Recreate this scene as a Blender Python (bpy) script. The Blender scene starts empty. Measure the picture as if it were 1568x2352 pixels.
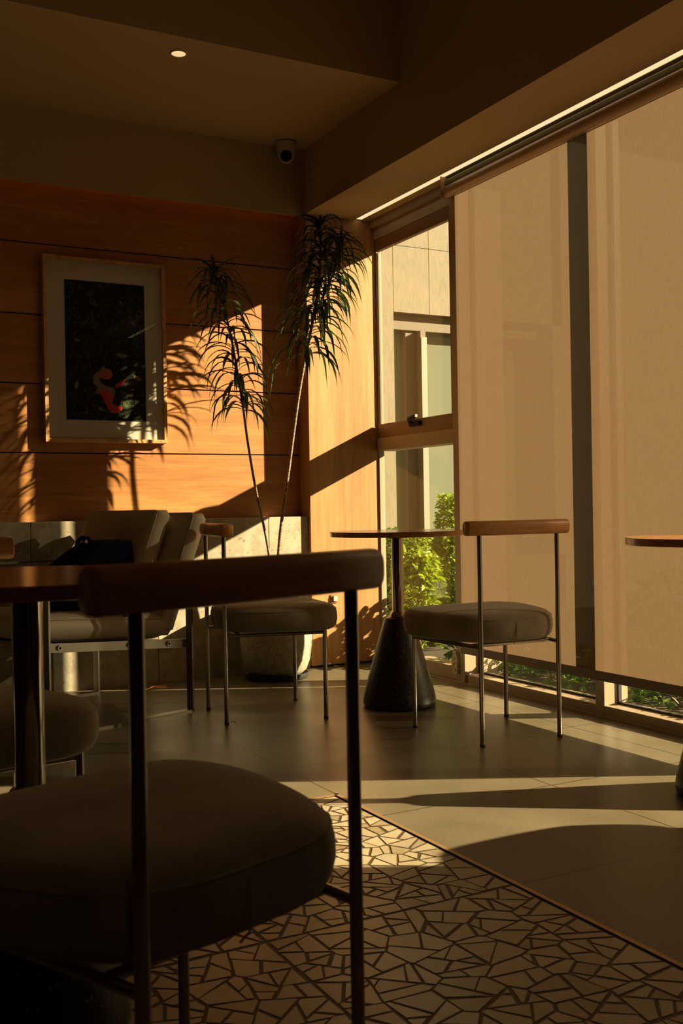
import bpy, bmesh, math, random
from mathutils import Vector, Matrix
PI = math.pi
rng = random.Random(11)
S = bpy.context.scene
C = S.collection

# ------------------------------------------------------------------ camera, world, sun, exposure
cam = bpy.data.cameras.new('camera')
cam.sensor_fit = 'VERTICAL'; cam.sensor_height = 36.0; cam.sensor_width = 24.0
cam.lens = 36.0 * 2400.0 / 2352.0
cam.clip_start = 0.05; cam.clip_end = 100
cam.dof.use_dof = True; cam.dof.focus_distance = 4.0; cam.dof.aperture_fstop = 9.0
co = bpy.data.objects.new('camera', cam); C.objects.link(co)
ax = Vector((0.88080701, -0.47315205, -0.01749721)).normalized()
az = -Vector((0.47316652, 0.8809658, -0.00356506)).normalized()
ay = az.cross(ax).normalized()
M = Matrix((ax, ay, az)).transposed().to_4x4(); M.translation = Vector((0, 0, 0.846))
co.matrix_world = M
S.camera = co

w = bpy.data.worlds.new('world'); S.world = w; w.use_nodes = True
bg = w.node_tree.nodes['Background']
bg.inputs[0].default_value = (1.0, 0.70, 0.36, 1); bg.inputs[1].default_value = 0.38

sun = bpy.data.lights.new('sun', 'SUN'); sun.energy = 21.0; sun.angle = math.radians(0.6)
sun.color = (1.0, 0.80, 0.47)
so = bpy.data.objects.new('sun', sun); C.objects.link(so)
SUN = Vector((-1, 0.54, -0.48))
so.rotation_euler = SUN.to_track_quat('-Z', 'Y').to_euler(); so.location = (8, -2, 5)

S.view_settings.view_transform = 'Standard'
try: S.view_settings.look = 'None'
except Exception: pass
S.view_settings.gamma = 1.0
S.view_settings.use_curve_mapping = False
S.view_settings.exposure = 0.0
S.cycles.max_bounces = 10; S.cycles.diffuse_bounces = 5; S.cycles.transparent_max_bounces = 16

# ------------------------------------------------------------------ helpers
def tag(o, label=None, cat=None, group=None, kind=None):
    if label: o['label'] = label
    if cat: o['category'] = cat
    if group: o['group'] = group
    if kind: o['kind'] = kind
    return o
def obj(name, bm, m, parent=None, smooth=False, bevel=0, sub=0, angle=40):
    me = bpy.data.meshes.new(name)
    bmesh.ops.recalc_face_normals(bm, faces=bm.faces)
    bm.to_mesh(me); bm.free()
    for k in (m if isinstance(m, (list, tuple)) else [m]): me.materials.append(k)
    o = bpy.data.objects.new(name, me); C.objects.link(o)
    if parent: o.parent = parent
    if smooth:
        for p in me.polygons: p.use_smooth = True
        if smooth == 'auto':
            try: me.set_sharp_from_angle(angle=math.radians(angle))
            except Exception: pass
    if bevel:
        b = o.modifiers.new('bevel', 'BEVEL'); b.width = bevel; b.segments = 3; b.limit_method = 'ANGLE'; b.angle_limit = math.radians(50)
    if sub:
        s = o.modifiers.new('sub', 'SUBSURF'); s.levels = sub; s.render_levels = sub
    return o
def empty(name, loc=(0, 0, 0), rz=0):
    o = bpy.data.objects.new(name, None); o.empty_display_size = 0.05; C.objects.link(o)
    o.location = loc; o.rotation_euler = (0, 0, rz)
    return o
def struct(o):
    o['kind'] = 'structure'; return o
def box(bm, x0, x1, y0, y1, z0, z1, mi=0):
    v = [bm.verts.new(p) for p in ((x0,y0,z0),(x1,y0,z0),(x1,y1,z0),(x0,y1,z0),(x0,y0,z1),(x1,y0,z1),(x1,y1,z1),(x0,y1,z1))]
    for f in ((0,3,2,1),(4,5,6,7),(0,1,5,4),(1,2,6,5),(2,3,7,6),(3,0,4,7)):
        fc = bm.faces.new([v[i] for i in f]); fc.material_index = mi
def boxes(*bs):
    bm = bmesh.new()
    for b in bs: box(bm, *b)
    return bm
def ring_loft(bm, rings, cap=True, closed=True):
    R = [[bm.verts.new(p) for p in r] for r in rings]
    n = len(R[0])
    for a, b in zip(R, R[1:]):
        for i in range(n if closed else n - 1):
            bm.faces.new((a[i], a[(i+1) % n], b[(i+1) % n], b[i]))
    if cap:
        bm.faces.new(list(reversed(R[0]))); bm.faces.new(R[-1])
    return R
def lathe(bm, prof, seg=32, cx=0, cy=0):
    ring_loft(bm, [[(cx + r*math.cos(2*PI*k/seg), cy + r*math.sin(2*PI*k/seg), z) for k in range(seg)] for r, z in prof])
def tube(bm, pts, rad, seg=10, closed=False):
    pts = [Vector(p) for p in pts]; n = len(pts)
    rads = rad if isinstance(rad, (list, tuple)) else [rad]*n
    rings = []; up = None
    for i, p in enumerate(pts):
        if closed: t = (pts[(i+1) % n] - pts[i-1]).normalized()
        else: t = (pts[min(i+1, n-1)] - pts[max(i-1, 0)]).normalized()
        if up is None: up = Vector((0, 0, 1)) if abs(t.z) < .9 else Vector((1, 0, 0))
        a = t.cross(up).normalized(); up = a.cross(t).normalized()
        rings.append([p + rads[i]*(math.cos(2*PI*k/seg)*a + math.sin(2*PI*k/seg)*up) for k in range(seg)])
    if closed: rings.append(rings[0]); ring_loft(bm, rings, cap=False); bmesh.ops.remove_doubles(bm, verts=bm.verts, dist=1e-6)
    else: ring_loft(bm, rings)
def catmull(P, n, closed=True):
    out = []; m = len(P)
    segs = m if closed else m-1
    for i in range(segs):
        g = (lambda j: Vector(P[j % m])) if closed else (lambda j: Vector(P[max(0, min(m-1, j))]))
        p0, p1, p2, p3 = g(i-1), g(i), g(i+1), g(i+2)
        for k in range(n):
            t = k/n
            out.append(.5*((2*p1)+(-p0+p2)*t+(2*p0-5*p1+4*p2-p3)*t*t+(-p0+3*p1-3*p2+p3)*t**3))
    if not closed: out.append(Vector(P[-1]))
    return out

# ------------------------------------------------------------------ materials
def mat(name, col, rough=.5, metal=0, spec=.5):
    m = bpy.data.materials.new(name); m.use_nodes = True
    b = m.node_tree.nodes['Principled BSDF']
    b.inputs['Base Color'].default_value = (*col, 1); b.inputs['Roughness'].default_value = rough
    b.inputs['Metallic'].default_value = metal; b.inputs['Specular IOR Level'].default_value = spec
    return m
def nd(m, t, **k):
    n = m.node_tree.nodes.new(t)
    for a, v in k.items(): setattr(n, a, v)
    return n
def lk(m, a, b): m.node_tree.links.new(a, b)
def bsdf(m): return m.node_tree.nodes['Principled BSDF']
def coords(m, scale=(1, 1, 1), world=False, rot=(0, 0, 0)):
    mp = nd(m, 'ShaderNodeMapping'); mp.inputs['Scale'].default_value = scale; mp.inputs['Rotation'].default_value = rot
    if world: g = nd(m, 'ShaderNodeNewGeometry'); lk(m, g.outputs['Position'], mp.inputs[0])
    else: g = nd(m, 'ShaderNodeTexCoord'); lk(m, g.outputs['Object'], mp.inputs[0])
    return mp.outputs[0]
def noise(m, vec, scale, detail=4, dist=0, rough=.5):
    n = nd(m, 'ShaderNodeTexNoise'); n.inputs['Scale'].default_value = scale; n.inputs['Detail'].default_value = detail
    n.inputs['Distortion'].default_value = dist; n.inputs['Roughness'].default_value = rough
    lk(m, vec, n.inputs['Vector']); return n.outputs['Fac']
def ramp(m, fac, stops, interp='LINEAR'):
    r = nd(m, 'ShaderNodeValToRGB'); r.color_ramp.interpolation = interp
    e = r.color_ramp.elements
    while len(e) < len(stops): e.new(.5)
    for i, (p, c) in enumerate(stops): e[i].position = p; e[i].color = (*c, 1)
    lk(m, fac, r.inputs[0]); return r.outputs[0]
def mixc(m, fac, a, b, mode='MIX'):
    n = nd(m, 'ShaderNodeMix', data_type='RGBA', blend_type=mode)
    for s, v in ((n.inputs[0], fac), (n.inputs[6], a), (n.inputs[7], b)):
        if isinstance(v, (int, float)): s.default_value = v
        elif isinstance(v, tuple): s.default_value = (*v, 1)
        else: lk(m, v, s)
    return n.outputs[2]
def bump(m, h, strength=.2, dist=.01):
    b = nd(m, 'ShaderNodeBump'); b.inputs['Strength'].default_value = strength; b.inputs['Distance'].default_value = dist
    lk(m, h, b.inputs['Height']); lk(m, b.outputs[0], bsdf(m).inputs['Normal'])
def mth(m, op, a, b=None):
    n = nd(m, 'ShaderNodeMath', operation=op)
    for i, v in enumerate((a, b)):
        if v is None: continue
        if isinstance(v, (int, float)): n.inputs[i].default_value = v
        else: lk(m, v, n.inputs[i])
    return n.outputs[0]

def wood(name, c0, c1, c2, scale, rough=.4, world=True):
    m = mat(name, c1, rough)
    v = coords(m, scale, world)
    a = noise(m, v, 1.0, 5, .6)
    b = noise(m, v, 5.0, 6, .5, .65)
    col = ramp(m, a, [(.3, c0), (.5, c1), (.7, c2)])
    fine = ramp(m, b, [(.38, (.72, .66, .60)), (.60, (1, 1, 1))])
    lk(m, mixc(m, .75, col, fine, 'MULTIPLY'), bsdf(m).inputs['Base Color'])
    bump(m, b, .06, .002)
    return m
M_board = wood('wood_boards', (.34, .135, .030), (.42, .18, .044), (.49, .23, .062), (1.1, 1.1, 17), .5)
M_panel = wood('wood_panel', (.38, .185, .055), (.44, .225, .075), (.49, .27, .10), (9, 9, .5), .5)
M_chairwood = wood('chair_rail_wood', (.46, .19, .048), (.62, .28, .08), (.72, .36, .12), (3, 22, 22), .38, False)
M_table = wood('table_wood', (.34, .135, .030), (.42, .18, .045), (.50, .24, .07), (3, 22, 22), .17, False)
M_frame = wood('picture_frame_wood', (.45, .24, .09), (.58, .33, .13), (.65, .40, .17), (20, 20, 20), .4)

def terrazzo(name, base, dark, light, sc, rough=.6, lo=.36, hi=.42, spk=None):
    m = mat(name, base, rough)
    v = coords(m, (1, 1, 1), True)
    a = noise(m, v, sc, 3, .3)
    b = noise(m, v, sc*.28, 4)
    d = ramp(m, a, [(lo-.04, dark), (hi, base)])
    l = ramp(m, b, [(.42, (.80, .78, .74)), (.58, (1, 1, 1))])
    col = mixc(m, 1.0, d, l, 'MULTIPLY')
    vo = nd(m, 'ShaderNodeTexVoronoi'); vo.inputs['Scale'].default_value = sc*.45
    lk(m, v, vo.inputs['Vector'])
    col = mixc(m, ramp(m, vo.outputs['Distance'], [(.12, (.6, .6, .6)), (.2, (0, 0, 0))]), col, light)
    lk(m, col, bsdf(m).inputs['Base Color'])
    bump(m, a, .08, .003)
    return m
M_stone = terrazzo('stone_terrazzo', (.40, .355, .26), (.20, .155, .10), (.45, .41, .32), 62, .55, .33, .37)
M_pot = terrazzo('pot_terrazzo', (.37, .34, .26), (.10, .08, .06), (.38, .35, .29), 150, .8)
M_cone = terrazzo('dark_terrazzo', (.034, .026, .016), (.010, .008, .005), (.42, .33, .20), 150, .36)
M_white = mat('painted_plaster', (.42, .31, .18), .8)
M_dark = mat('dark_plaster', (.04, .03, .02), .85)
M_out = mat('outer_wall', (.27, .19, .115), .7)
M_wframe = mat('window_frame_paint', (.36, .28, .19), .45)
M_sash = mat('bronze_sash', (.20, .105, .04), .45)
M_casse = mat('blind_cassette', (.42, .28, .17), .35)
M_rail = mat('blind_bottom_rail', (.14, .10, .065), .5)
M_black = mat('black_plastic', (.010, .009, .008), .6, 0, .2)
M_blackcloth = mat('black_cloth', (.006, .006, .006), .95, 0, .05)
M_rubber = mat('rubber', (.02, .018, .015), .7)
M_steel = mat('brushed_steel', (.42, .38, .32), .27, 1)
M_polish = mat('polished_steel', (.50, .46, .40), .10, 1)
M_brass = mat('brass_strip', (.42, .26, .12), .4, .5)
M_mount = mat('picture_mount', (.48, .45, .37), .8)
M_soil = mat('soil', (.05, .035, .02), .9)
M_cream = mat('cream_plastic', (.48, .46, .40), .4)
M_groove = mat('groove', (.02, .012, .008), .9)

m = M_seat = mat('seat_velvet', (.16, .125, .085), .95, 0, .2)
v = coords(m); a = noise(m, v, 260, 3); b = noise(m, v, 9, 3)
lk(m, mixc(m, .5, ramp(m, b, [(.35, (.22, .175, .11)), (.65, (.36, .29, .20))]), ramp(m, a, [(.3, (.19, .15, .10)), (.7, (.40, .33, .23))])), bsdf(m).inputs['Base Color'])
bsdf(m).inputs['Sheen Weight'].default_value = .35; bsdf(m).inputs['Sheen Roughness'].default_value = .5
bump(m, a, .3, .001)
m = M_leather = mat('beige_leather', (.50, .43, .31), .55)
v = coords(m); a = noise(m, v, 8, 4); bump(m, a, .22, .01)
m = M_pillow = mat('pillow_cloth', (.50, .42, .30), .7)
v = coords(m); a = noise(m, v, 9, 4, .8); bump(m, a, .35, .014)

# floor tiles
m = M_floor = mat('floor_tiles', (.28, .24, .17), .3, 0, .32)
v = coords(m, (1, 1, 1), True)
sep = nd(m, 'ShaderNodeSeparateXYZ'); lk(m, v, sep.inputs[0])
def gline(x, off, per, wd):
    f = mth(m, 'FRACT', mth(m, 'DIVIDE', mth(m, 'SUBTRACT', x, off), per))
    d = mth(m, 'ABSOLUTE', mth(m, 'SUBTRACT', f, .5))
    return mth(m, 'GREATER_THAN', d, .5 - wd/per)
g = mth(m, 'MAXIMUM', gline(sep.outputs[0], 1.435-6, .6, .0030), gline(sep.outputs[1], 1.87-6.1, .61, .0030))
n1 = noise(m, v, 3.2, 3, .2, .45); n2 = noise(m, v, 70, 2)
col = ramp(m, n1, [(.3, (.135, .108, .066)), (.5, (.165, .135, .085)), (.7, (.20, .165, .108))])
col = mixc(m, .35, col, ramp(m, n2, [(.3, (.6, .6, .6)), (.7, (1, 1, 1))]), 'MULTIPLY')
lk(m, mixc(m, g, col, (.06, .045, .03)), bsdf(m).inputs['Base Color'])
lk(m, ramp(m, n1, [(.3, (.31, .31, .31)), (.7, (.38, .38, .38))]), bsdf(m).inputs['Roughness'])

m = M_shard = mat('mosaic_shards', (.6, .52, .4), .3)
at = nd(m, 'ShaderNodeAttribute', attribute_name='tone')
v = coords(m, (1, 1, 1), True); n1 = noise(m, v, 9, 4, 1.5)
c1 = ramp(m, at.outputs['Fac'], [(0, (.28, .21, .125)), (.25, (.40, .335, .22)), (1, (.49, .42, .29))])
lk(m, mixc(m, .5, c1, ramp(m, n1, [(.35, (.75, .70, .62)), (.55, (1, 1, 1))]), 'MULTIPLY'), bsdf(m).inputs['Base Color'])
M_grout = mat('mosaic_grout', (.075, .045, .022), .6)

# blind fabric: dense woven screen cloth
m = M_fabric = bpy.data.materials.new('blind_fabric'); m.use_nodes = True
nt = m.node_tree; nt.nodes.clear()
outn = nd(m, 'ShaderNodeOutputMaterial')
v = coords(m, (1, 1, 1), True)
wv = noise(m, v, 420, 2); vs = coords(m, (1, 420, 14), True); thread = noise(m, vs, 1.0, 3)
cc = mixc(m, .5, ramp(m, wv, [(.3, (.80, .80, .80)), (.7, (1, 1, 1))]), ramp(m, thread, [(.3, (.78, .78, .78)), (.7, (1, 1, 1))]), 'MULTIPLY')
colT = mixc(m, 1.0, cc, (.135, .087, .052), 'MULTIPLY'); colD = mixc(m, 1.0, cc, (.20, .145, .095), 'MULTIPLY')
tr = nd(m, 'ShaderNodeBsdfTranslucent'); df = nd(m, 'ShaderNodeBsdfDiffuse'); tp = nd(m, 'ShaderNodeBsdfTransparent')
lk(m, colT, tr.inputs[0]); lk(m, colD, df.inputs[0])
ad = nd(m, 'ShaderNodeMixShader'); ad.inputs[0].default_value = .55; lk(m, df.outputs[0], ad.inputs[1]); lk(m, tr.outputs[0], ad.inputs[2])
mx = nd(m, 'ShaderNodeMixShader'); mx.inputs[0].default_value = .03; lk(m, ad.outputs[0], mx.inputs[1]); lk(m, tp.outputs[0], mx.inputs[2])
lk(m, mx.outputs[0], outn.inputs[0])

def glassmat(name, tint=(1, 1, 1), dirt=.0):
    m = bpy.data.materials.new(name); m.use_nodes = True; m.node_tree.nodes.clear()
    o = nd(m, 'ShaderNodeOutputMaterial'); t = nd(m, 'ShaderNodeBsdfTransparent'); t.inputs[0].default_value = (*tint, 1)
    g = nd(m, 'ShaderNodeBsdfGlossy'); g.inputs['Roughness'].default_value = .01
    fr = nd(m, 'ShaderNodeLayerWeight'); fr.inputs[0].default_value = .5
    fac = mth(m, 'ADD', mth(m, 'MULTIPLY', mth(m, 'POWER', fr.outputs['Facing'], 5), .5), .025)
    x = nd(m, 'ShaderNodeMixShader'); lk(m, fac, x.inputs[0]); lk(m, t.outputs[0], x.inputs[1]); lk(m, g.outputs[0], x.inputs[2])
    last = x
    if dirt:
        d = nd(m, 'ShaderNodeBsdfDiffuse'); d.inputs[0].default_value = (.8, .78, .7, 1)
        v = coords(m, (1, 1, 1), True); n = noise(m, v, 90, 3)
        y = nd(m, 'ShaderNodeMixShader'); lk(m, ramp(m, n, [(.45, (dirt*.5,)*3), (.75, (dirt*2,)*3)]), y.inputs[0])
        lk(m, x.outputs[0], y.inputs[1]); lk(m, d.outputs[0], y.inputs[2]); last = y
    lk(m, last.outputs[0], o.inputs[0])
    return m
M_glass = glassmat('window_glass', (.98, .985, .97), .012)
M_pglass = glassmat('picture_glass')

def leafmat(name, c0, c1, trans, rough=.35):
    m = bpy.data.materials.new(name); m.use_nodes = True
    b = bsdf(m); v = coords(m, (1, 1, 1), True); n = noise(m, v, 14, 2)
    col = ramp(m, n, [(.35, c0), (.65, c1)])
    lk(m, col, b.inputs['Base Color']); b.inputs['Roughness'].default_value = rough
    t = nd(m, 'ShaderNodeBsdfTranslucent'); lk(m, mixc(m, 1.0, col, (1.0, 1.25, .45), 'MULTIPLY'), t.inputs[0])
    x = nd(m, 'ShaderNodeMixShader'); x.inputs[0].default_value = trans
    lk(m, b.outputs[0], x.inputs[1]); lk(m, t.outputs[0], x.inputs[2])
    lk(m, x.outputs[0], m.node_tree.nodes['Material Output'].inputs[0])
    return m
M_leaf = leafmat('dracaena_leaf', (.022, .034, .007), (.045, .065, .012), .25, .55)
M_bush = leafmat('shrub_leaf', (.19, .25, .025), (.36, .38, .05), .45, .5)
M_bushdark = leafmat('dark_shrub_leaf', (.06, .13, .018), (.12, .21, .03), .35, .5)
m = M_bark = mat('bark', (.30, .20, .12), .8)
v = coords(m, (40, 40, 160)); a = noise(m, v, 1, 3); bump(m, a, .8, .004)
lk(m, ramp(m, a, [(.35, (.12, .075, .04)), (.65, (.36, .25, .15))]), bsdf(m).inputs['Base Color'])

def emis(name, col, st):
    m = bpy.data.materials.new(name); m.use_nodes = True; m.node_tree.nodes.clear()
    o = nd(m, 'ShaderNodeOutputMaterial'); e = nd(m, 'ShaderNodeEmission'); e.inputs[0].default_value = (*col, 1); e.inputs[1].default_value = st
    lk(m, e.outputs[0], o.inputs[0]); return m
M_led = emis('strip_light_glow', (1.0, .74, .38), 1.05)
M_down = emis('downlight_glow', (.95, .66, .30), 1.0)
M_cove = emis('cove_glow', (1.0, .20, .04), .7)

# ------------------------------------------------------------------ room
XF = 2.86            # inner face of the window frames
YW = 5.07            # wood cladding
YS = 4.98            # stone wainscot
fl = struct(obj('floor', boxes((-4, 3.0, -3, 5.2, -.1, 0)), M_floor))

# mosaic inlay: irregular shards cut from larger slabs
def clip(poly, p, n):
    out = []
    for i in range(len(poly)):
        a, b = poly[i], poly[(i+1) % len(poly)]
        da, db = (a-p).dot(n), (b-p).dot(n)
        if da >= 0: out.append(a)
        if (da > 0) != (db > 0) and abs(da-db) > 1e-9: out.append(a + (b-a)*(da/(da-db)))
    return out
def area(p): return .5*abs(sum(p[i].x*p[(i+1) % len(p)].y - p[(i+1) % len(p)].x*p[i].y for i in range(len(p))))
def split(poly, out, lim):
    A = area(poly)
    if A < lim*rng.uniform(.55, 1.7): out.append(poly); return
    c = sum(poly, Vector((0, 0)))/len(poly)
    # cut across the long direction, with scatter
    best = max(((a-b).length, (a-b)) for a in poly for b in poly if a is not b)[1]
    ang = math.atan2(best.y, best.x) + rng.gauss(0, .30)
    n = Vector((math.cos(ang), math.sin(ang)))
    p = c + best*rng.uniform(-.14, .14)
    for s in (1, -1):
        q = clip(poly, p, n*s)
        if len(q) > 2 and area(q) > 2e-5: split(q, out, lim)
bm = bmesh.new(); tones = []
XM, YM = 1.420, 2.715
xs = [XM - .6*k for k in range(0, 5)]; ys = [YM, 2.48, 1.87, 1.26, .65, .04]
for i in range(4):
    for j in range(5):
        x1, x0 = xs[i], xs[i+1]; y1, y0 = ys[j], ys[j+1]
        g = .0018
        sl = [Vector((x0+g, y0+g)), Vector((x1-g, y0+g)), Vector((x1-g, y1-g)), Vector((x0+g, y1-g))]
        out = []
        seeds = []
        for a_ in range(6):
            for b_ in range(6):
                seeds.append(Vector((x0+(a_+.5+rng.uniform(-.42, .42))*.1, y0+(b_+.5+rng.uniform(-.42, .42))*(y1-y0)/6)))
        for a_, s0 in enumerate(seeds):
            cell = list(sl)
            for s1 in seeds:
                if s1 is s0 or (s1-s0).length > .36: continue
                cell = clip(cell, (s0+s1)/2, (s0-s1).normalized())
                if len(cell) < 3: break
            if len(cell) > 2 and area(cell) > 1e-5: split(cell, out, .0031)
        for q in out:
            per = len(q)
            # inset every side by its own amount, so the grout varies in width
            q2 = list(q); ccw = sum(q[k].x*q[(k+1) % per].y - q[(k+1) % per].x*q[k].y for k in range(per)) > 0
            for k in range(per):
                a, b = q[k], q[(k+1) % per]; d = (b-a)
                if d.length < 1e-5: continue
                d.normalize(); n = Vector((-d.y, d.x)) if ccw else Vector((d.y, -d.x))
                rot = rng.gauss(0, .02); n2 = Vector((n.x*math.cos(rot)-n.y*math.sin(rot), n.x*math.sin(rot)+n.y*math.cos(rot)))
                q2 = clip(q2, (a+b)/2 + n*rng.uniform(.0014, .0052), n2)
                if len(q2) < 3: break
            if len(q2) < 3 or area(q2) < 6e-5: continue
            vs = []
            for p in q2:
                if not vs or (vs[-1]-p).length > 2e-4: vs.append(p)
            if (vs[0]-vs[-1]).length < 2e-4: vs.pop()
            if len(vs) < 3: continue
            bm.faces.new([bm.verts.new((p.x, p.y, .0022)) for p in vs]); tones.append(rng.random())
nf = len(tones)
mo = obj('mosaic_inlay', bm, M_shard, fl)
a = mo.data.attributes.new('tone', 'FLOAT', 'FACE')
for i, t in enumerate(tones): a.data[i].value = t
gb = boxes((xs[4], XM, ys[5], ys[0], -.01, .0012))
obj('mosaic_grout', gb, M_grout, fl)
bm = boxes((XM+.004, XM+.016, 0, YM+.016, -.01, .004), (xs[4], XM+.016, YM+.004, YM+.016, -.01, .004))
struct(obj('trim_1', bm, M_brass)); 
struct(obj('trim_2', boxes((XM, XM+.004, 0, YM+.004, -.01, .0016), (xs[4], XM, YM, YM+.004, -.01, .0016)), M_groove))

# back wall: white band over recessed wood cladding over stone wainscot
wb = struct(obj('wall_back', boxes((-4, 3.0, YS, YS+.018, 2.40, 3.5), (-4, 2.89, 5.12, 5.3, 0, 3.5)), M_white))
bm = bmesh.new(); zs = [.80, 1.136, 1.466, 1.796, 2.135, 2.50]
for z0, z1 in zip(zs, zs[1:]): box(bm, -4, 2.474, YW, YW+.03, z0+.003, z1-.003)
obj('wood_cladding', bm, M_board, wb, bevel=.0015)
obj('cladding_backing', boxes((-4, 2.474, YW+.012, YW+.05, .8, 2.5)), M_groove, wb)
bm = bmesh.new()
xj = [-3.83 + .6072*k for k in range(0, 11)]
xj = [x for x in xj if x < 2.4] + [2.474]
for x0, x1 in zip(xj, xj[1:]): box(bm, x0+.001, x1-.001, YS, YW+.04, -.01, .806)
obj('stone_wainscot', bm, M_stone, wb, bevel=.003)
obj('cove_light', boxes((-4, 2.47, 5.003, 5.015, 2.455, 2.46)), M_cove, wb)
# vertical wood pier between cladding and window
pn = obj('wood_pier', boxes((2.474, 2.898, 4.955, 5.11, .012, 2.41)), M_panel, wb, bevel=.002)
obj('pier_gap', boxes((2.48, 2.86, 4.965, 5.1, -.005, .013)), M_groove, wb)

# ceilings
struct(obj('ceiling', boxes((-4, 2.9, 3.99, 5.2, 2.75, 3.3), (-4, 3.1, -3, 4.0, 3.3, 3.4)), M_white))
sf = struct(obj('trim_3', boxes((2.478, 2.772, -3, 5.2, 2.41, 3.35), (2.808, 3.02, -3, 5.2, 2.41, 3.35), (2.772, 2.808, -3, 5.2, 2.425, 3.35)), M_white))
struct(obj('wall_left', boxes((-4.1, -4, -3, 5.3, 0, 3.4)), M_dark))
struct(obj('wall_front', boxes((-4.1, 3.1, -3.1, -3, 0, 3.4)), M_dark))
# window wall: head, near solid part
struct(obj('wall_right', boxes((XF, XF+.14, -3, 1.13, 0, 2.5), (XF, XF+.14, 4.098, 4.98, 2.37, 2.5), (XF, XF+.14, 1.13, 4.098, 2.412, 2.5), (2.899, 2.93, 4.956, 5.3, 0, 2.5)), M_out))

# windows
XG = 2.935; XO = 2.985; XS = 2.884
def window(n, y0, y1, sash):
    f = struct(obj('window_%d' % n, boxes(
        (XF, XO, y0, y0+.05, 0, 2.41), (XF, XO, y0+.05, y1, 2.385, 2.41), (XF, XO, y0+.05, y1, 0, .046 if not sash else .066)) if not sash else
        boxes((XF-.010, XO, y0, y0+.066, 0, 2.37), (XS, XO, y0+.066, y1-.006, 2.31, 2.37), (XS, XO, y0+.066, y1-.006, 0, .066), (XS, XO, y0+.066, y1-.012, 1.155, 1.224), (XS+.014, XS+.046, y1-.006, y1+.004, 0, 2.37)), M_wframe, bevel=.002))
    if sash:
        obj('outer_post', boxes((XO, XO+.13, y0+.01, y0+.066, 0, 2.37)), M_wframe, f)
        a, b = y0+.07, y1-.012
        sd = obj('sash', boxes((XS+.004, XS+.03, a, b, 2.243, 2.306), (XS+.004, XS+.03, a, b, 1.222, 1.300), (XS+.004, XS+.03, a, a+.060, 1.300, 2.243), (XS+.021, XS+.034, b-.001, b+.004, 1.300, 2.243)), M_sash, f, bevel=.003)
        obj('pane', boxes((XS+.018, XS+.022, a+.04, b+.003, 1.29, 2.25)), M_glass, f)
        obj('pane', boxes((XS+.031, XS+.036, y0+.06, y1-.005, .06, 1.16)), M_glass, f)
        bm = boxes((XS-.012, XS+.008, 4.50, 4.60, 1.262, 1.285))
        tube(bm, [(XS-.006, 4.59, 1.285), (XS-.03, 4.56, 1.298), (XS-.03, 4.50, 1.31)], [.013, .014, .010], 10)
        obj('latch', bm, M_black, f, smooth='auto', bevel=.003)
        obj('latch_tip', boxes((XS-.037, XS-.024, 4.493, 4.50, 1.303, 1.317)), M_cream, f)
    else:
        obj('pane', boxes((XG, XG+.005, y0+.045, y1+.002, .04, 2.39)), M_glass, f)
        obj('pane_gasket', boxes((XG-.006, XG+.01, y1-.008, y1, .046, 2.385), (XG-.006, XG+.01, y0+.05, y0+.056, .046, 2.385), (XG-.006, XG+.010, y0+.05, y1, .046, .054)), M_rubber, f)
    return f
window(1, 4.098, 4.952, True)
window(2, 3.156, 4.098, False)
window(3, 2.165, 3.156, False)
window(4, 1.13, 2.165, False)
struct(obj('baseboard_right', boxes((XF-.012, XF, 1.13, 4.95, 0, .006)), M_wframe))

# ------------------------------------------------------------------ outside
struct(obj('ground', boxes((3.0, 14, -6, 12, -.12, 0)), M_soil))
m = M_facade = mat('facade_stone', (.36, .31, .24), .7)
v = coords(m, (1, 1, 1), True); n1 = noise(m, coords(m, (16, 16, 4), True, (0, .7, 0)), 1.5, 7, 1.5, .75)
lk(m, ramp(m, n1, [(.3, (.145, .13, .092)), (.5, (.21, .178, .118)), (.7, (.25, .198, .122))]), bsdf(m).inputs['Base Color'])
bd = empty('neighbouring_building', (4.4, 6.6, 0)); tag(bd, 'pale stone-clad building with framed windows outside the uncovered window', 'building')
def lb(*bs): return boxes(*[(b[0]-4.4, b[1]-4.4, b[2]-6.6, b[3]-6.6, b[4], b[5]) for b in bs])
obj('wall', lb((3.4, 4.008, 6.6, 6.9, 0, 2.78), (3.4, 4.008, 6.6, 6.9, 2.784, 3.8), (4.012, 4.323, 6.6, 6.9, 2.29, 2.78), (4.327, 5.6, 6.6, 6.9, 2.29, 2.78), (4.012, 4.323, 6.6, 6.9, 2.784, 3.8), (4.327, 5.6, 6.6, 6.9, 2.784, 3.8), (4.012, 5.6, 6.6, 6.9, 0, .45), (5.5, 7, 6.6, 6.9, 0, 3.8)), M_facade, bd)
wf = obj('window_frame', lb((4.03, 5.4, 6.66, 6.8, 2.17, 2.29), (4.155, 4.25, 6.68, 6.8, .45, 2.17), (4.25, 4.30, 6.62, 6.8, .45, 2.17)), mat('brown_frame', (.14, .11, .07), .6), bd, bevel=.004)
obj('window_post', lb((4.256, 4.304, 6.612, 6.64, .45, 2.12)), mat('pale_post', (.28, .265, .22), .5), wf)
mp_ = mat('reflective_pane', (.17, .19, .145), .12)
obj('pane', lb((4.02, 4.17, 6.75, 6.76, .45, 2.2)), mp_, bd)
obj('pane', lb((4.29, 5.45, 6.75, 6.76, .45, 2.2)), mp_, bd)

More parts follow.
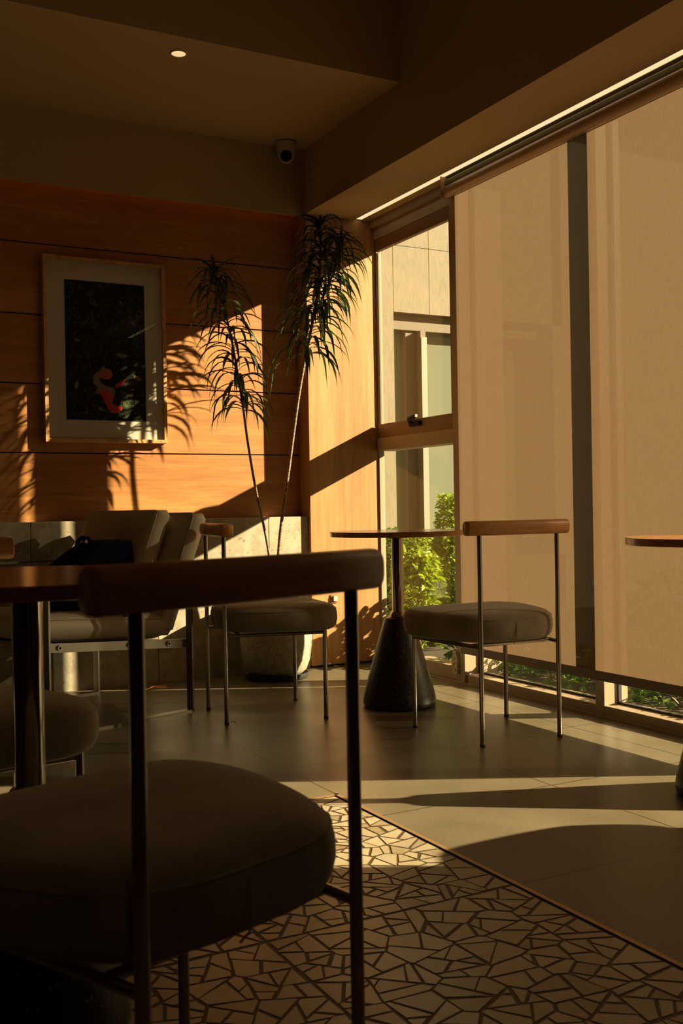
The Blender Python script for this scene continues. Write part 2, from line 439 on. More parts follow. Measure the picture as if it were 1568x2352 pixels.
def leaf(bm, p, d, up, L, W, fold=.25):
    d = d.normalized(); s = d.cross(up); 
    if s.length < 1e-3: s = Vector((1, 0, 0))
    s.normalize(); u = s.cross(d).normalized()
    a = bm.verts.new(p); t = bm.verts.new(p + d*L - u*L*.12)
    m1 = bm.verts.new(p + d*L*.45)
    l = [bm.verts.new(p + d*L*k + s*W*.5*w_ + u*W*fold) for k, w_ in ((.22, .8), (.5, 1), (.78, .6))]
    r = [bm.verts.new(p + d*L*k - s*W*.5*w_ + u*W*fold) for k, w_ in ((.22, .8), (.5, 1), (.78, .6))]
    bm.faces.new((a, m1, l[1], l[0])); bm.faces.new((m1, t, l[2], l[1]))
    bm.faces.new((a, r[0], r[1], m1)); bm.faces.new((m1, r[1], r[2], t))
def shrub(x, y, rx, ry, h, n, L0, L1, mt, label, name='shrub', group='shrubs outside the windows', zmin=.0):
    o = empty(name, (x, y, 0)); tag(o, label, 'shrub', group)
    bm = bmesh.new()
    for _ in range(n):
        th = rng.uniform(0, 2*PI); rr = rng.random()**.45; zz = rng.random()**.8
        k = math.sqrt(max(.12, 1-zz*zz*.8))
        p = Vector((rx*rr*k*math.cos(th), ry*rr*k*math.sin(th), zmin + (h-zmin)*zz))
        d = Vector((math.cos(th)+rng.gauss(0, .7), math.sin(th)+rng.gauss(0, .7), rng.gauss(.1, .6)))
        L = rng.uniform(L0, L1)
        leaf(bm, p, d, Vector((rng.gauss(0, .4), rng.gauss(0, .4), 1)), L, L*rng.uniform(.4, .6))
    obj('foliage', bm, mt, o)
    bm = bmesh.new()
    for k in range(6):
        th = rng.uniform(0, 2*PI)
        tube(bm, [(0, 0, -.01), (rx*.3*math.cos(th), ry*.3*math.sin(th), h*.4), (rx*.6*math.cos(th), ry*.6*math.sin(th), h*.8)], [.006, .005, .003], 5)
    obj('stems', bm, M_bark, o)
    return o
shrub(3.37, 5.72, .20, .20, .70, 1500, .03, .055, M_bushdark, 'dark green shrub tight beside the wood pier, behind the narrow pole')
shrub(3.34, 5.28, .15, .17, .56, 650, .05, .095, M_bush, 'sunlit broad-leaved shrub low outside, just right of the table pole')
shrub(3.80, 6.05, .20, .24, .66, 2200, .022, .045, M_bush, 'small-leaved yellow-green shrub against the stone-clad building')
shrub(4.28, 6.24, .20, .20, .92, 2000, .03, .055, M_bush, 'tallest shrub, reaching above the round tabletop outside')
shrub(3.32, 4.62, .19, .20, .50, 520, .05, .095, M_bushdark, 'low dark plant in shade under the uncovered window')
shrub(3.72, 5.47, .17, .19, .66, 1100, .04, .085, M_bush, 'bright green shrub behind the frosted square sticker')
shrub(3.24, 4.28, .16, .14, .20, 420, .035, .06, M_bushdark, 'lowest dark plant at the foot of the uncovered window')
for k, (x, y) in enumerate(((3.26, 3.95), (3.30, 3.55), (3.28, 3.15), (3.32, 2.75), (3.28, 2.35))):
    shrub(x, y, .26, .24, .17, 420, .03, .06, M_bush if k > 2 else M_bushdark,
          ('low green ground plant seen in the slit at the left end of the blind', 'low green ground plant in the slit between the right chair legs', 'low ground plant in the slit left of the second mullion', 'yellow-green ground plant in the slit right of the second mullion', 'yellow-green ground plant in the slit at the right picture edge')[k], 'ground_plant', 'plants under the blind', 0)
shrub(4.2, 3.6, .4, 1.0, .5, 900, .05, .1, M_bush, 'wide green shrub showing faintly through the blind cloth')

# ------------------------------------------------------------------ blind, lights, camera
XB = 2.832
bl = empty('roller_blind', (XB, 3.12, .15)); tag(bl, 'long pinkish-beige roller blind hanging over the right-hand windows', 'blind')
def L(b, o): return (b[0]-o[0], b[1]-o[0], b[2]-o[1], b[3]-o[1], b[4]-o[2], b[5]-o[2])
OB = (XB, 3.12, .15)
bm = bmesh.new(); bm.faces.new([bm.verts.new((0, y-3.12, z-.15)) for y, z in ((2.15, .17), (4.09, .17), (4.09, 2.36), (2.15, 2.36))])
obj('cloth', bm, M_fabric, bl)
obj('bottom_rail', boxes(L((XB-.006, XB+.008, 2.145, 4.095, .150, .188), OB)), M_rail, bl, bevel=.002)
bm = bmesh.new(); 
yy = [2.13, 2.135, 4.125, 4.13]; rr = [.024, .028, .028, .024]
ring_loft(bm, [[(2.812-XB+r*math.cos(2*PI*k/28), y-3.12, 2.337-.15+r*math.sin(2*PI*k/28)) for k in range(28)] for y, r in zip(yy, rr)])
obj('tube_cover', bm, M_casse, bl, smooth='auto')
bm = boxes(L((2.802, 2.855, 2.13, 4.135, 2.367, 2.392), OB))
obj('channel', bm, mat('channel_metal', (.22, .22, .14), .3, .6), bl, bevel=.003)
obj('end_bracket', boxes(L((2.782, 2.856, 4.13, 4.136, 2.308, 2.41), OB)), M_casse, bl, bevel=.002)

ls = obj('strip_light', boxes((-.016, .016, -1.1, 2.94, 0, .012)), M_led); ls.location = (2.79, 2.0, 2.411)
tag(ls, 'long glowing warm strip light recessed in the soffit above the blind', 'light')
dl = empty('downlight', (1.492, 4.138, 2.75)); tag(dl, 'small round glowing downlight in the lowered ceiling', 'light')
bm = bmesh.new(); lathe(bm, [(.030, -.002), (.030, -.0005)], 32); obj('lens', bm, M_down, dl)
bm = bmesh.new()
ring_loft(bm, [[(r*math.cos(2*PI*k/32), r*math.sin(2*PI*k/32), z) for k in range(32)] for r, z in ((.030, -.0005), (.030, -.004), (.0345, -.004), (.0345, 0))], cap=False)
obj('trim_ring', bm, M_cream, dl)
sp = bpy.data.lights.new('downlight_beam', 'SPOT'); sp.energy = 2.0; sp.color = (1, .7, .38); sp.spot_size = 1.9; sp.shadow_soft_size = .03
spo = bpy.data.objects.new('downlight_beam', sp); C.objects.link(spo); spo.location = (0, 0, -.02); spo.parent = dl

lp = bpy.data.lights.new('foreground_fill', 'SPOT'); lp.energy = 9; lp.color = (1, .68, .36); lp.spot_size = 2.3; lp.spot_blend = .8; lp.shadow_soft_size = .25  # added fill behind the camera to brighten the foreground chair, not a real fitting
lpo = bpy.data.objects.new('foreground_fill', lp); C.objects.link(lpo); lpo.location = (.1, -1.3, 3.25)
sc = empty('security_camera', (2.345, 4.905, 2.75)); tag(sc, 'white ceiling dome camera with black lens in the back corner', 'camera')
bm = bmesh.new(); lathe(bm, [(.048, 0), (.052, -.004), (.050, -.02), (.047, -.045), (.043, -.065)], 32); obj('base', bm, M_cream, sc, smooth='auto')
bm = bmesh.new(); bmesh.ops.create_uvsphere(bm, u_segments=28, v_segments=16, radius=.043); 
for vv in bm.verts: vv.co.z -= .066
obj('ball', bm, M_cream, sc, smooth=True)
bm = bmesh.new(); d = Vector((-.42, -.86, -.28)).normalized()
bmesh.ops.create_cone(bm, cap_ends=True, segments=28, radius1=.031, radius2=.026, depth=.014)
bmesh.ops.transform(bm, matrix=Matrix.Translation(Vector((0, 0, -.070)) + d*.038) @ d.to_track_quat('Z', 'Y').to_matrix().to_4x4(), verts=bm.verts)
obj('lens', bm, mat('lens_black', (.01, .01, .012), .1), sc, smooth='auto')
bm = bmesh.new(); lathe(bm, [(.054, 0), (.054, -.003)], 32); obj('gasket', bm, M_groove, sc)

pl = empty('ceiling_pendant', (1.22, 3.05, 3.3)); tag(pl, 'small black pendant fitting hanging down at the top picture edge', 'light')
bm = bmesh.new(); tube(bm, [(0, 0, 0), (0, 0, -.72)], .004, 8); obj('cord', bm, M_black, pl)
bm = bmesh.new(); lathe(bm, [(.006, -.70), (.018, -.72), (.019, -.80), (.012, -.825), (.013, -.835), (.009, -.842)], 20); obj('socket', bm, M_black, pl, smooth='auto')

# ------------------------------------------------------------------ picture
PX, PZ = 1.418, 1.633
pf = empty('picture_frame', (PX, YW-.03, PZ)); tag(pf, 'framed dark garden photograph in a pale wood frame with wide mount', 'picture')
W2, H2 = .302, .447
fw = .018
obj('frame', boxes((-W2, -W2+fw, -.012, .03, -H2, H2), (W2-fw, W2, -.012, .03, -H2, H2), (-W2+fw, W2-fw, -.012, .03, H2-fw, H2), (-W2+fw, W2-fw, -.012, .03, -H2, -H2+fw)), M_frame, pf, bevel=.002)
obj('mount', boxes((-W2+fw, W2-fw, .006, .012, -H2+fw, H2-fw)), M_mount, pf)
m = M_print = mat('photograph_print', (.02, .025, .015), .8, 0, .1)
v = coords(m, (1, 1, 1)); n1 = noise(m, v, 26, 6, 2.2, .7); n2 = noise(m, coords(m, (1, 1, 1), False, (0, .6, 0)), 11, 5, 3.5, .6)
c_ = ramp(m, n1, [(.42, (.006, .009, .006)), (.54, (.016, .024, .012)), (.62, (.07, .09, .035)), (.72, (.20, .20, .09))])
lk(m, mixc(m, ramp(m, n2, [(.62, (0, 0, 0)), (.7, (.55, .55, .55))]), c_, (.05, .07, .05)), bsdf(m).inputs['Base Color'])
pr = obj('print', boxes((-.197, .197, .003, .006, -.337, .337)), M_print, pf)
def blob(name, pts, col, y=.0025, holes=0):
    bm = bmesh.new(); P = catmull([(x, 0, z) for x, z in pts], 6)
    ring_loft(bm, [[(p.x, y+.0006, p.z) for p in P], [(p.x, y, p.z) for p in P]])
    o = obj(name, bm, col, pr); return o
def q(px, py): # print pixel -> local print coordinates (linear)
    return ((px-243.5)/183*.39, -(py-806)/318*.674)
M_or = mat('print_orange', (.34, .075, .012), .4); M_gr = mat('print_grey', (.17, .13, .08), .4)
m = M_rd = mat('print_red', (.42, .012, .008), .4)
v = coords(m); vo = nd(m, 'ShaderNodeTexVoronoi'); vo.inputs['Scale'].default_value = 120; lk(m, v, vo.inputs['Vector'])
lk(m, ramp(m, vo.outputs['Distance'], [(.18, (.65, .18, .12)), (.26, (.40, .010, .008))]), bsdf(m).inputs['Base Color'])
blob('scarf', [q(*p) for p in ((226, 852), (214, 862), (213, 880), (222, 890), (217, 902), (240, 905), (258, 912), (262, 892), (240, 884), (228, 872), (240, 838))], M_gr)
blob('face', [q(*p) for p in ((232, 850), (243, 845), (254, 850), (257, 862), (249, 870), (236, 869), (226, 862))], M_or, .0018)
blob('sleeve', [q(*p) for p in ((228, 900), (240, 896), (260, 908), (256, 922), (262, 930), (278, 932), (276, 944), (256, 948), (247, 940), (236, 918))], M_rd, .0018)
blob('cuff', [q(*p) for p in ((264, 884), (285, 868), (288, 872), (272, 888))], M_rd, .0018)
for pts in (((178, 886), (174, 896), (170, 888), (176, 876)), ((310, 858), (326, 866), (322, 870), (308, 866)), ((268, 812), (285, 810), (294, 816), (276, 818)), ((172, 780), (186, 784), (176, 786))):
    blob('leaf_mark', [q(*p) for p in pts], mat('print_leaf', (.15, .15, .04), .4), .0022)
obj('glazing', boxes((-W2+fw, W2-fw, -.004, -.002, -H2+fw, H2-fw)), M_pglass, pf)

# ------------------------------------------------------------------ chairs
SEAT = [(0, -.005), (.09, .0), (.16, .03), (.205, .09), (.24, .18), (.262, .28), (.262, .37), (.225, .44), (.15, .47), (0, .478)]
SEAT = SEAT + [(-x, y) for x, y in reversed(SEAT[1:-1])]
def make_chair():
    root = empty('dining_chair')
    out = catmull([(x, y, 0) for x, y in SEAT], 5); c = Vector((0, .25, 0))
    def rg(ins, z, bulge=0):
        r = []
        for p in out:
            d = p-c; k = max(.02, 1-ins/d.length)
            r.append((c.x+d.x*k, c.y+d.y*k, z))
        return r
    bm = bmesh.new()
    ring_loft(bm, [rg(.20, .356), rg(.055, .356), rg(.028, .358), rg(.012, .365), rg(.003, .378), rg(-.002, .40), rg(-.001, .425), rg(.003, .438), rg(.007, .444), rg(.018, .454), rg(.04, .4605), rg(.08, .465), rg(.14, .468), rg(.2, .469)])
    st = obj('seat', bm, M_seat, root, smooth=True)
    bm = bmesh.new(); tube(bm, rg(.004, .440), .0022, 6, True)
    tube(bm, [(-.02, .012, .352), (-.02, -.004, .368), (-.02, -.009, .40), (-.02, -.006, .425), (-.018, 0, .440)], .0016, 6)
    obj('piping', bm, M_seat, st, smooth=True)
    r = .0088
    for sx in (-1, 1):
        for fr in (0, 1):
            x = sx*(.21 if fr else .167); y = .40 if fr else 0.0; top = .358 if fr else .748
            bm = bmesh.new(); tube(bm, [(x, y, .007), (x, y, top)], r, 16)
            lg = obj('leg' if fr else 'back_post', bm, M_steel, root, smooth='auto')
            bm = bmesh.new(); tube(bm, [(x, y, 0), (x, y, .008)], r+.0006, 16)
            obj('foot_cap', bm, M_rubber, lg, smooth='auto')
    bm = bmesh.new()
    for a, b in (((-.167, 0), (-.21, .40)), ((.167, 0), (.21, .40)), ((-.21, .40), (.21, .40)), ((-.167, .06), (.167, .06))):
        tube(bm, [(a[0], a[1], .348), (b[0], b[1], .348)], .0075, 10)
    obj('under_frame', bm, M_steel, root, smooth='auto')
    # wooden back rail
    bm = bmesh.new(); rings = []
    for x, k in ((-.217, .92), (-.216, .96), (-.2135, 1), (-.1, 1), (0, 1), (.1, 1), (.2135, 1), (.216, .96), (.217, .92)):
        yo = .012*(x/.234)**2
        r_ = []
        for i in range(28):
            t = 2*PI*i/28; cs, sn = math.cos(t), math.sin(t); e = .66
            r_.append((x, yo - .003 + .023*k*math.copysign(abs(cs)**e, cs), .767 + .0262*k*math.copysign(abs(sn)**e, sn)))
        rings.append(r_)
    ring_loft(bm, rings)
    obj('back_rail', bm, M_chairwood, root, smooth='auto', angle=50)
    return root
def copy_tree(o, parent=None):
    c = o.copy(); C.objects.link(c)
    if parent: c.parent = parent
    for ch in list(o.children): copy_tree(ch, c)
    return c
ch = make_chair()
spots = [(2.324, 2.993, -2.5, 'grey upholstered chair with wood rail before the blind, its back to the camera'),
         (1.565, 4.020, -98.6, 'grey upholstered chair side-on between the armchair and the plant pot'),
         (.478, 1.105, 19.7, 'large dark foreground chair, closest to the camera, with wide wooden rail'),
         (.262, 2.505, 189, 'grey upholstered chair at left edge behind the polished table pole'),
         (2.545, 1.19, 0, 'grey upholstered chair outside the right picture edge casting its shadow on the floor')]
for i, (x, y, a, lab) in enumerate(spots):
    o = ch if i == 0 else copy_tree(ch)
    o.location = (x, y, 0); o.rotation_euler = (0, 0, math.radians(a)); tag(o, lab, 'chair', 'upholstered dining chairs')

# ------------------------------------------------------------------ round tables
def make_table():
    root = empty('round_table')
    bm = bmesh.new(); R = .286
    lathe(bm, [(R-.003, .724), (R, .726), (R, .744), (R-.002, .746)], 96); obj('tabletop', bm, M_table, root, smooth='auto')
    bm = bmesh.new(); lathe(bm, [(.025, .376), (.025, .716)], 32); obj('pole', bm, M_polish, root, smooth='auto')
    bm = bmesh.new(); lathe(bm, [(.045, .714), (.045, .7235)], 32); obj('mounting_plate', bm, M_steel, root, smooth='auto')
    bm = bmesh.new(); lathe(bm, [(.036, .376), (.038, .381), (.035, .385), (.036, .390), (.032, .396), (.028, .401)], 32); obj('collar', bm, M_polish, root, smooth='auto')
    bm = bmesh.new(); lathe(bm, [(.140, 0), (.150, .003), (.156, .012), (.156, .03), (.149, .06), (.137, .11), (.1165, .18), (.094, .26), (.072, .335), (.0615, .368), (.058, .375), (.052, .377)], 64)
    obj('base', bm, M_cone, root, smooth='auto', angle=60)
    return root
tb = make_table()
for i, (x, y, a, lab) in enumerate([(2.318, 3.82, 20, 'round wood-topped table before the window, pole on a dark cone base'),
                                    (.353, 1.75, 10, 'round table at left edge behind the foreground chair rail'),
                                    (2.402, 2.125, 40, 'round table cut by the right picture edge, its top sunlit')]):
    o = tb if i == 0 else copy_tree(tb)
    o.location = (x, y, 0); o.rotation_euler = (0, 0, math.radians(a)); tag(o, lab, 'table', 'round cafe tables')

# ------------------------------------------------------------------ armchair, cushion, backpack
AO = (1.522, 4.206, 0); AA = math.radians(18.5)
ar = empty('armchair', AO, AA); tag(ar, 'low beige leather armchair on a flat steel frame against the stone wall', 'armchair')
def loop_bm(y):
    bm = bmesh.new(); x0, x1, z0, z1, rc = -.685, 0.0, 0.0, .636, .03; th = .008; wd = .019
    P = []
    for cx, cz, a0 in ((x1-rc, z0+.001, 0), (x1-rc, z1-rc, 0), (x0+rc, z1-rc, 90), (x0+rc, z0+.001, 180)):
        if cz < .1:
            continue
        for k in range(7):
            t = math.radians(a0 + 90*k/6); P.append((cx+rc*math.cos(t), cz+rc*math.sin(t)))
    P = [(x1, z0)] + P + [(x0, z0)]
    n = len(P); c = ((x0+x1)/2, (z0+z1)/2)
    outer = P; inner = [(min(max(p[0], x0+th), x1-th) if True else 0, min(max(p[1], z0+th), z1-th)) for p in P]
    inner = []
    for p in P:
        dx = c[0]-p[0]; dz = c[1]-p[1]
        inner.append((p[0] + math.copysign(min(th, abs(dx)), dx)*(1 if abs(p[0]-x0) < rc or abs(p[0]-x1) < rc else 0)*1.0,
                      p[1] + math.copysign(th, dz)*(1 if (abs(p[1]-z0) < rc or abs(p[1]-z1) < rc) else 0)))
    o1 = [bm.verts.new((p[0], y-wd, p[1])) for p in outer]; i1 = [bm.verts.new((p[0], y-wd, p[1])) for p in inner]
    o2 = [bm.verts.new((p[0], y+wd, p[1])) for p in outer]; i2 = [bm.verts.new((p[0], y+wd, p[1])) for p in inner]
    for k in range(n):
        j = (k+1) % n
        bm.faces.new((o1[k], o1[j], i1[j], i1[k])); bm.faces.new((o2[k], i2[k], i2[j], o2[j]))
        bm.faces.new((o1[k], o2[k], o2[j], o1[j])); bm.faces.new((i1[k], i1[j], i2[j], i2[k]))
    return bm
M_flat = mat('flat_steel', (.30, .27, .22), .35, 1)
for y in (0.0, .70): obj('side_frame', loop_bm(y), M_flat, ar)
for y, s in ((.020, 1), (.680, -1)):
    bm = bmesh.new()
    v = [(-.681, y-.004, .318), (-.681, y+.004, .318), (-.004, y+.004, .268), (-.004, y-.004, .268)]
    ring_loft(bm, [[p for p in v], [(p[0], p[1], p[2]+.036) for p in v]])
    obj('seat_rail', bm, M_flat, ar)
for xx in (-.62, -.30, -.105):
    zc = .318 + (xx+.681)/.677*(-.05) + .018
    bm = bmesh.new(); tube(bm, [(xx, .016, zc), (xx, .008, zc)], [.011, .010], 16); bo = obj('bolt', bm, M_polish, ar, smooth='auto')
    bm = bmesh.new(); tube(bm, [(xx, .009, zc), (xx, .0065, zc)], .005, 6); obj('bolt_socket', bm, M_black, bo)
bm = bmesh.new()
box(bm, -.66, -.02, .03, .67, .30, .312); bmesh.ops.rotate(bm, cent=(-.3, 0, .3), matrix=Matrix.Rotation(math.radians(4.2), 3, 'Y'), verts=bm.verts)
obj('seat_base', bm, M_flat, ar)
def cushion(bm, L_, W_, T_, crown=.012, nx=14, ny=14, r=.03, e=2.0):
    """a soft box: L along x, W along y, T thick in z, centred"""
    top = []; 
    for sgn in (1, -1):
        g = []
        for i in range(nx+1):
            row = []
            for j in range(ny+1):
                u, v_ = -1+2*i/nx, -1+2*j/ny
                x = math.copysign(abs(u)**.8, u)*L_/2; y = math.copysign(abs(v_)**.8, v_)*W_/2
                dx = L_/2-abs(x); dy = W_/2-abs(y)
                k = (1-math.exp(-dx/r))*(1-math.exp(-dy/r))
                row.append(bm.verts.new((x, y, sgn*(T_/2*(.72+.28*k)+crown*(1-u*u)*(1-v_*v_)))))
            g.append(row)
        top.append(g)
        for i in range(nx):
            for j in range(ny):
                bm.faces.new((g[i][j], g[i+1][j], g[i+1][j+1], g[i][j+1]))
    a, b = top
    rim = [(i, 0) for i in range(nx)] + [(nx, j) for j in range(ny)] + [(i, ny) for i in range(nx, 0, -1)] + [(0, j) for j in range(ny, 0, -1)]
    n = len(rim)
    mid = []
    for i, j in rim:
        p = (a[i][j].co + b[i][j].co)/2; q_ = p.copy(); q_.x *= 1+.014/L_*2; q_.y *= 1+.014/W_*2
        mid.append(bm.verts.new(q_))
    for k in range(n):
        (i, j), (i2, j2) = rim[k], rim[(k+1) % n]
        bm.faces.new((a[i][j], a[i2][j2], mid[(k+1) % n], mid[k])); bm.faces.new((mid[k], mid[(k+1) % n], b[i2][j2], b[i][j]))
def piping(bm, L_, W_, z, r=.003):
    P = []; c_ = .022
    for cx, cy, a0 in ((L_/2-c_, W_/2-c_, 0), (-L_/2+c_, W_/2-c_, 90), (-L_/2+c_, -W_/2+c_, 180), (L_/2-c_, -W_/2+c_, 270)):
        for k in range(6):
            t = math.radians(a0+18*k); P.append((cx+c_*math.cos(t), cy+c_*math.sin(t), z))
    tube(bm, P, r, 6, True)
def place(bm, m_): bmesh.ops.transform(bm, matrix=m_, verts=bm.verts)
T = Matrix.Translation((-.39, .35, .385)) @ Matrix.Rotation(math.radians(4.2), 4, 'Y')
bm = bmesh.new(); cushion(bm, .62, .61, .105, r=.016); place(bm, T); sc_ = obj('seat_cushion', bm, M_leather, ar, smooth=True)
bm = bmesh.new(); piping(bm, .625, .615, .036); place(bm, T); obj('piping', bm, M_leather, sc_, smooth=True)
lean = math.atan2(.18, .44)
TB = Matrix.Translation((.004, .35, .590)) @ Matrix.Rotation(lean - PI/2, 4, 'Y')
bm = bmesh.new(); cushion(bm, .50, .61, .10, r=.016); place(bm, TB); bc = obj('back_cushion', bm, M_leather, ar, smooth=True)
bm = bmesh.new(); piping(bm, .505, .615, .036); place(bm, TB); obj('piping', bm, M_leather, bc, smooth=True)
RA = Matrix.Rotation(AA, 4, 'Z')
cu = empty('scatter_cushion', Vector(AO) + RA @ Vector((-.100, .405, .44)), AA); tag(cu, 'large beige seamed cushion propped against the armchair back', 'cushion')
TP = Matrix.Translation((.0, 0, .195)) @ Matrix.Rotation(lean - PI/2, 4, 'Y')
bm = bmesh.new(); cushion(bm, .44, .52, .10, .02, r=.04); place(bm, TP); obj('cover', bm, M_pillow, cu, smooth=True)
bm = bmesh.new(); piping(bm, .44, .52, .034, .0025); place(bm, TP); obj('piping', bm, M_pillow, cu, smooth=True)

bp = empty('backpack', Vector(AO) + RA @ Vector((-.36, .27, .443)), AA); tag(bp, 'black fabric backpack lying on the armchair seat before the cushion', 'bag')
prof = [(.20, 0), (.22, .10), (.215, .26), (.19, .285), (.08, .283), (.02, .262), (-.05, .222), (-.115, .175), (-.16, .12), (-.21, .06), (-.215, 0)]
bm = bmesh.new(); P = catmull([(x, 0, z) for x, z in prof], 3)
def pr_(s, y): 
    c = Vector((0, 0, .12)); return [(c.x+(p.x-c.x)*s, y, max(0, c.z+(p.z-c.z)*s)) for p in P]
ring_loft(bm, [pr_(.75, -.105), pr_(.92, -.098), pr_(.99, -.075), pr_(1, -.03), pr_(1, .04), pr_(.98, .08), pr_(.9, .1), pr_(.7, .108)])
bk = obj('body', bm, M_blackcloth, bp, smooth=True)
bm = bmesh.new(); tube(bm, [(.05, -.02, .27), (.03, -.02, .295), (.0, -.02, .30), (-.02, -.02, .285), (-.03, -.02, .245)], .009, 8); obj('grab_handle', bm, M_blackcloth, bp, smooth=True)
bm = bmesh.new(); tube(bm, [(.005, -.03, .285), (.005, -.045, .283)], .008, 12); obj('zip_pull', bm, M_steel, bp, smooth='auto')
bm = bmesh.new()
ring_loft(bm, [[(x-.011, y, z+.003), (x+.011, y, z+.003), (x+.013, y-.004, z-.004), (x-.009, y-.004, z-.004)] for x, y, z in ((-.02, -.09, .03), (.0, -.13, .012), (.03, -.165, .006), (.055, -.205, .0), (.07, -.222, -.018))])
obj('strap', bm, M_blackcloth, bp)
bm = bmesh.new(); ring_loft(bm, [pr_(.86, -.1105), pr_(.86, -.104)], cap=False); 
obj('seam', bm, M_black, bp)

# ------------------------------------------------------------------ potted plant
CP = (2.185, 4.785, 0)
po = empty('potted_plant', CP); tag(po, 'tall two-stemmed plant with drooping strap leaves in a round speckled pot', 'plant')
bm = bmesh.new(); lathe(bm, [(.100, .018), (.125, .022), (.150, .045), (.170, .10), (.180, .17), (.181, .23), (.175, .30), (.162, .36), (.150, .395), (.143, .402), (.134, .40), (.132, .37)], 64)
obj('pot', bm, M_pot, po, smooth='auto')
bm = bmesh.new(); lathe(bm, [(.13, 0), (.150, .002), (.160, .012), (.163, .030), (.157, .030), (.153, .018), (.12, .016)], 48); obj('saucer', bm, M_rubber, po, smooth='auto')
bm = bmesh.new(); lathe(bm, [(.12, .365), (.134, .372)], 32); obj('soil', bm, M_soil, po)
def stem_world(pts): return [Vector(p) - Vector(CP) for p in pts]
# stem points worked out on the plane of the pot
S1 = [(2.185, 4.80, .37), (2.150, 4.79, .66), (2.085, 4.775, .94), (2.040, 4.76, 1.17), (2.015, 4.75, 1.33), (1.985, 4.74, 1.50), (1.945, 4.73, 1.70), (1.895, 4.72, 1.88), (1.86, 4.71, 1.98)]
S2 = [(2.190, 4.80, .37), (2.215, 4.78, .72), (2.260, 4.76, 1.05), (2.310, 4.74, 1.40), (2.345, 4.725, 1.60), (2.385, 4.71, 1.80), (2.42, 4.70, 2.00), (2.43, 4.70, 2.15), (2.43, 4.70, 2.27)]
S3 = [(2.385, 4.71, 1.80), (2.44, 4.68, 1.93), (2.50, 4.66, 2.08), (2.53, 4.66, 2.18)]
def forward(P):
    out = []
    for x, y, z in P:
        y2 = y - .065*min(1, max(0, (z-.4)/.9)); k = y2/y
        out.append((x*k, y2, .846+(z-.846)*k))
    return out
S1, S2, S3 = forward(S1), forward(S2), forward(S3)
def strap(bm, p, az_, up0, Ln, Wd, droop):
    seg = 8; pos = Vector(p); el = up0; pts = [pos.copy()]; dirs = []
    for k in range(seg):
        d = Vector((math.cos(az_)*math.cos(el), math.sin(az_)*math.cos(el), math.sin(el))); dirs.append(d)
        pos = pos + d*Ln/seg; pts.append(pos.copy()); el = max(-1.40, el - droop/seg*(1.15 if k < 4 else .85))
    s = Vector((-math.sin(az_), math.cos(az_), 0))
    rows = []
    for k, q_ in enumerate(pts):
        t = k/seg; w_ = Wd*math.sin(PI*min(1, .12+.88*t))**.6*(1 if t < .6 else (1-(t-.6)/.4)**.8*.98+.02)*.5
        d = dirs[min(k, seg-1)]; u = s.cross(d)
        tw = s*math.cos(.25*math.sin(az_*7)) + u*math.sin(.25*math.sin(az_*7))
        yl = 4.935 - CP[1]
        r3 = []
        for vv in (q_ + tw*w_ - u*w_*.5, q_, q_ - tw*w_ - u*w_*.5):
            vv = Vector(vv); vv.y = min(vv.y, yl); r3.append(bm.verts.new(vv))
        rows.append(r3)
    for a, b in zip(rows, rows[1:]):
        bm.faces.new((a[0], a[1], b[1], b[0])); bm.faces.new((a[1], a[2], b[2], b[1]))
def crown(bm, path, n, L0, L1, wd, top=18):
    path = catmull(path, 8, False)
    for i in range(n):
        t = (i + rng.random())/n; f = t*(len(path)-1.001); k = int(f); p = path[k].lerp(path[k+1], f-k)
        strap(bm, p, i*2.399 + rng.gauss(0, .35), rng.uniform(.0, .75) + .2*t, rng.uniform(L0, L1)*(1-.2*t*t), wd*rng.uniform(.8, 1.25), rng.uniform(1.7, 2.6))
    for i in range(top):
        strap(bm, path[-1], i*2.399, rng.uniform(.5, 1.35), rng.uniform(L0, L1)*.62, wd*.9, rng.uniform(1.2, 2.4))
st = []
for P_, nm in ((S1, 1), (S2, 2)):
    bm = bmesh.new(); Q = catmull(stem_world(P_), 6, False); tube(bm, Q, [(.0088 if nm == 2 else .0068)*(1-.35*k/len(Q)) for k in range(len(Q))], 10)
    if nm == 2:
        Q3 = catmull(stem_world(S3), 5, False); tube(bm, Q3, .005, 8)
    st.append(obj('stem', bm, M_bark, po, smooth=True))
bm = bmesh.new(); crown(bm, stem_world(S1[4:]), 112, .21, .31, .0165, 14); obj('foliage', bm, M_leaf, st[0], smooth=True)
bm = bmesh.new(); crown(bm, stem_world(S2[4:]), 130, .23, .34, .0175, 14); crown(bm, stem_world(S3), 70, .22, .32, .017, 10); obj('foliage', bm, M_leaf, st[1], smooth=True)

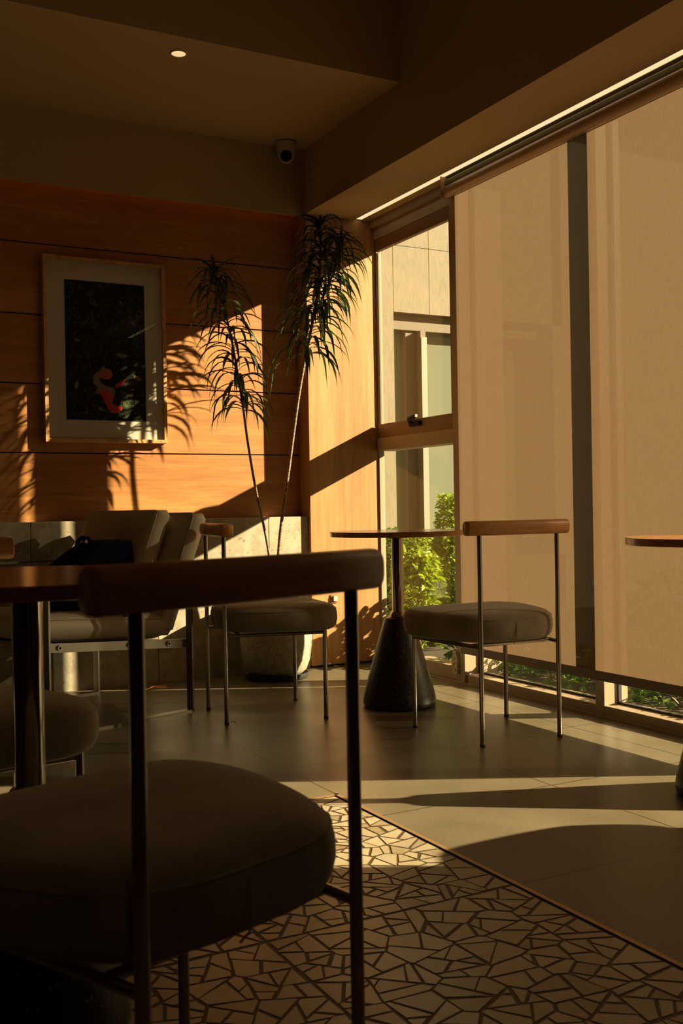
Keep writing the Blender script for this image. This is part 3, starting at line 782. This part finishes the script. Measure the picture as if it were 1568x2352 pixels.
# ------------------------------------------------------------------ small things
wp = empty('wall_socket', (2.607, 4.955, .362)); tag(wp, 'small white and brown wall plate on the wood pier', 'socket')
obj('back_plate', boxes((-.022, .018, -.006, 0, -.022, .022)), mat('brown_plate', (.22, .13, .05), .5), wp)
obj('cover', boxes((-.010, .014, -.016, -.006, -.012, .016)), M_cream, wp, bevel=.002)
sk = obj('window_sticker', boxes((-.0006, 0, -.055, .055, -.04, .04)), glassmat('frosted_film', (.8, .84, .74), .22)); sk.location = (XS+.030, 4.395, .43)
tag(sk, 'small frosted square sticker on the lower window pane', 'sticker')
bm = bmesh.new()
for (y_, z_, rr_) in ((.032, .022, .011), (.006, .020, .010), (.020, -.012, .013), (-.014, -.010, .012)):
    tube(bm, [(-.0012, y_+rr_*math.cos(2*PI*k/16), z_+rr_*math.sin(2*PI*k/16)) for k in range(16)], .0012, 5, True)
obj('mark', bm, M_cream, sk)
pk = empty('paper_packet', (XF-.0165, 4.165, .045)); tag(pk, 'small patterned paper packet fixed low on the window post beside the blind', 'packet')
m = mat('patterned_paper', (.6, .5, .35), .6); v = coords(m); n_ = noise(m, v, 55, 2, 1)
lk(m, ramp(m, n_, [(.38, (.10, .20, .07)), (.46, (.62, .52, .36)), (.6, (.60, .50, .36)), (.68, (.45, .12, .06))]), bsdf(m).inputs['Base Color'])
bm = bmesh.new()
ring_loft(bm, [[(-.006, -.022*s, z), (.006, -.022*s, z), (.006, .022*s, z), (-.006, .022*s, z)] for z, s in ((0, .8), (.018, .95), (.036, .95), (.04, 1.1), (.052, 1), (.08, .9), (.096, .7), (.1, .5))])
obj('body', bm, m, pk)
bm = bmesh.new(); ring_loft(bm, [[(-.007, -.014, z), (.007, -.014, z), (.007, .014, z), (-.007, .014, z)] for z in (.097, .106)]); obj('cap', bm, M_cream, pk)
lf = empty('fallen_leaf', (1.575, 4.80, 0)); tag(lf, 'curled orange-brown dry leaf on the floor under the armchair', 'leaf')
bm = bmesh.new(); leaf(bm, Vector((-.05, 0, .006)), Vector((1, -.25, .05)), Vector((0, 0, 1)), .10, .03, .35); obj('blade', bm, mat('dry_leaf', (.42, .13, .03), .6), lf)
bm = bmesh.new(); tube(bm, [(-.10, .01, .012), (-.07, .003, .006), (-.05, 0, .006)], .0015, 5); obj('stalk', bm, M_bark, lf)
bm = bmesh.new(); tube(bm, catmull([(0, 0, .0015), (.012, .02, .0015), (.022, .008, .0015), (.012, -.012, .0015), (.006, -.026, .0015)], 5, False), .0009, 5)
hr = obj('loose_thread', bm, M_black, smooth=True); hr.location = (1.565, 3.872, 0); tag(hr, 'tiny dark curled thread on the floor beside a chair leg', 'thread')
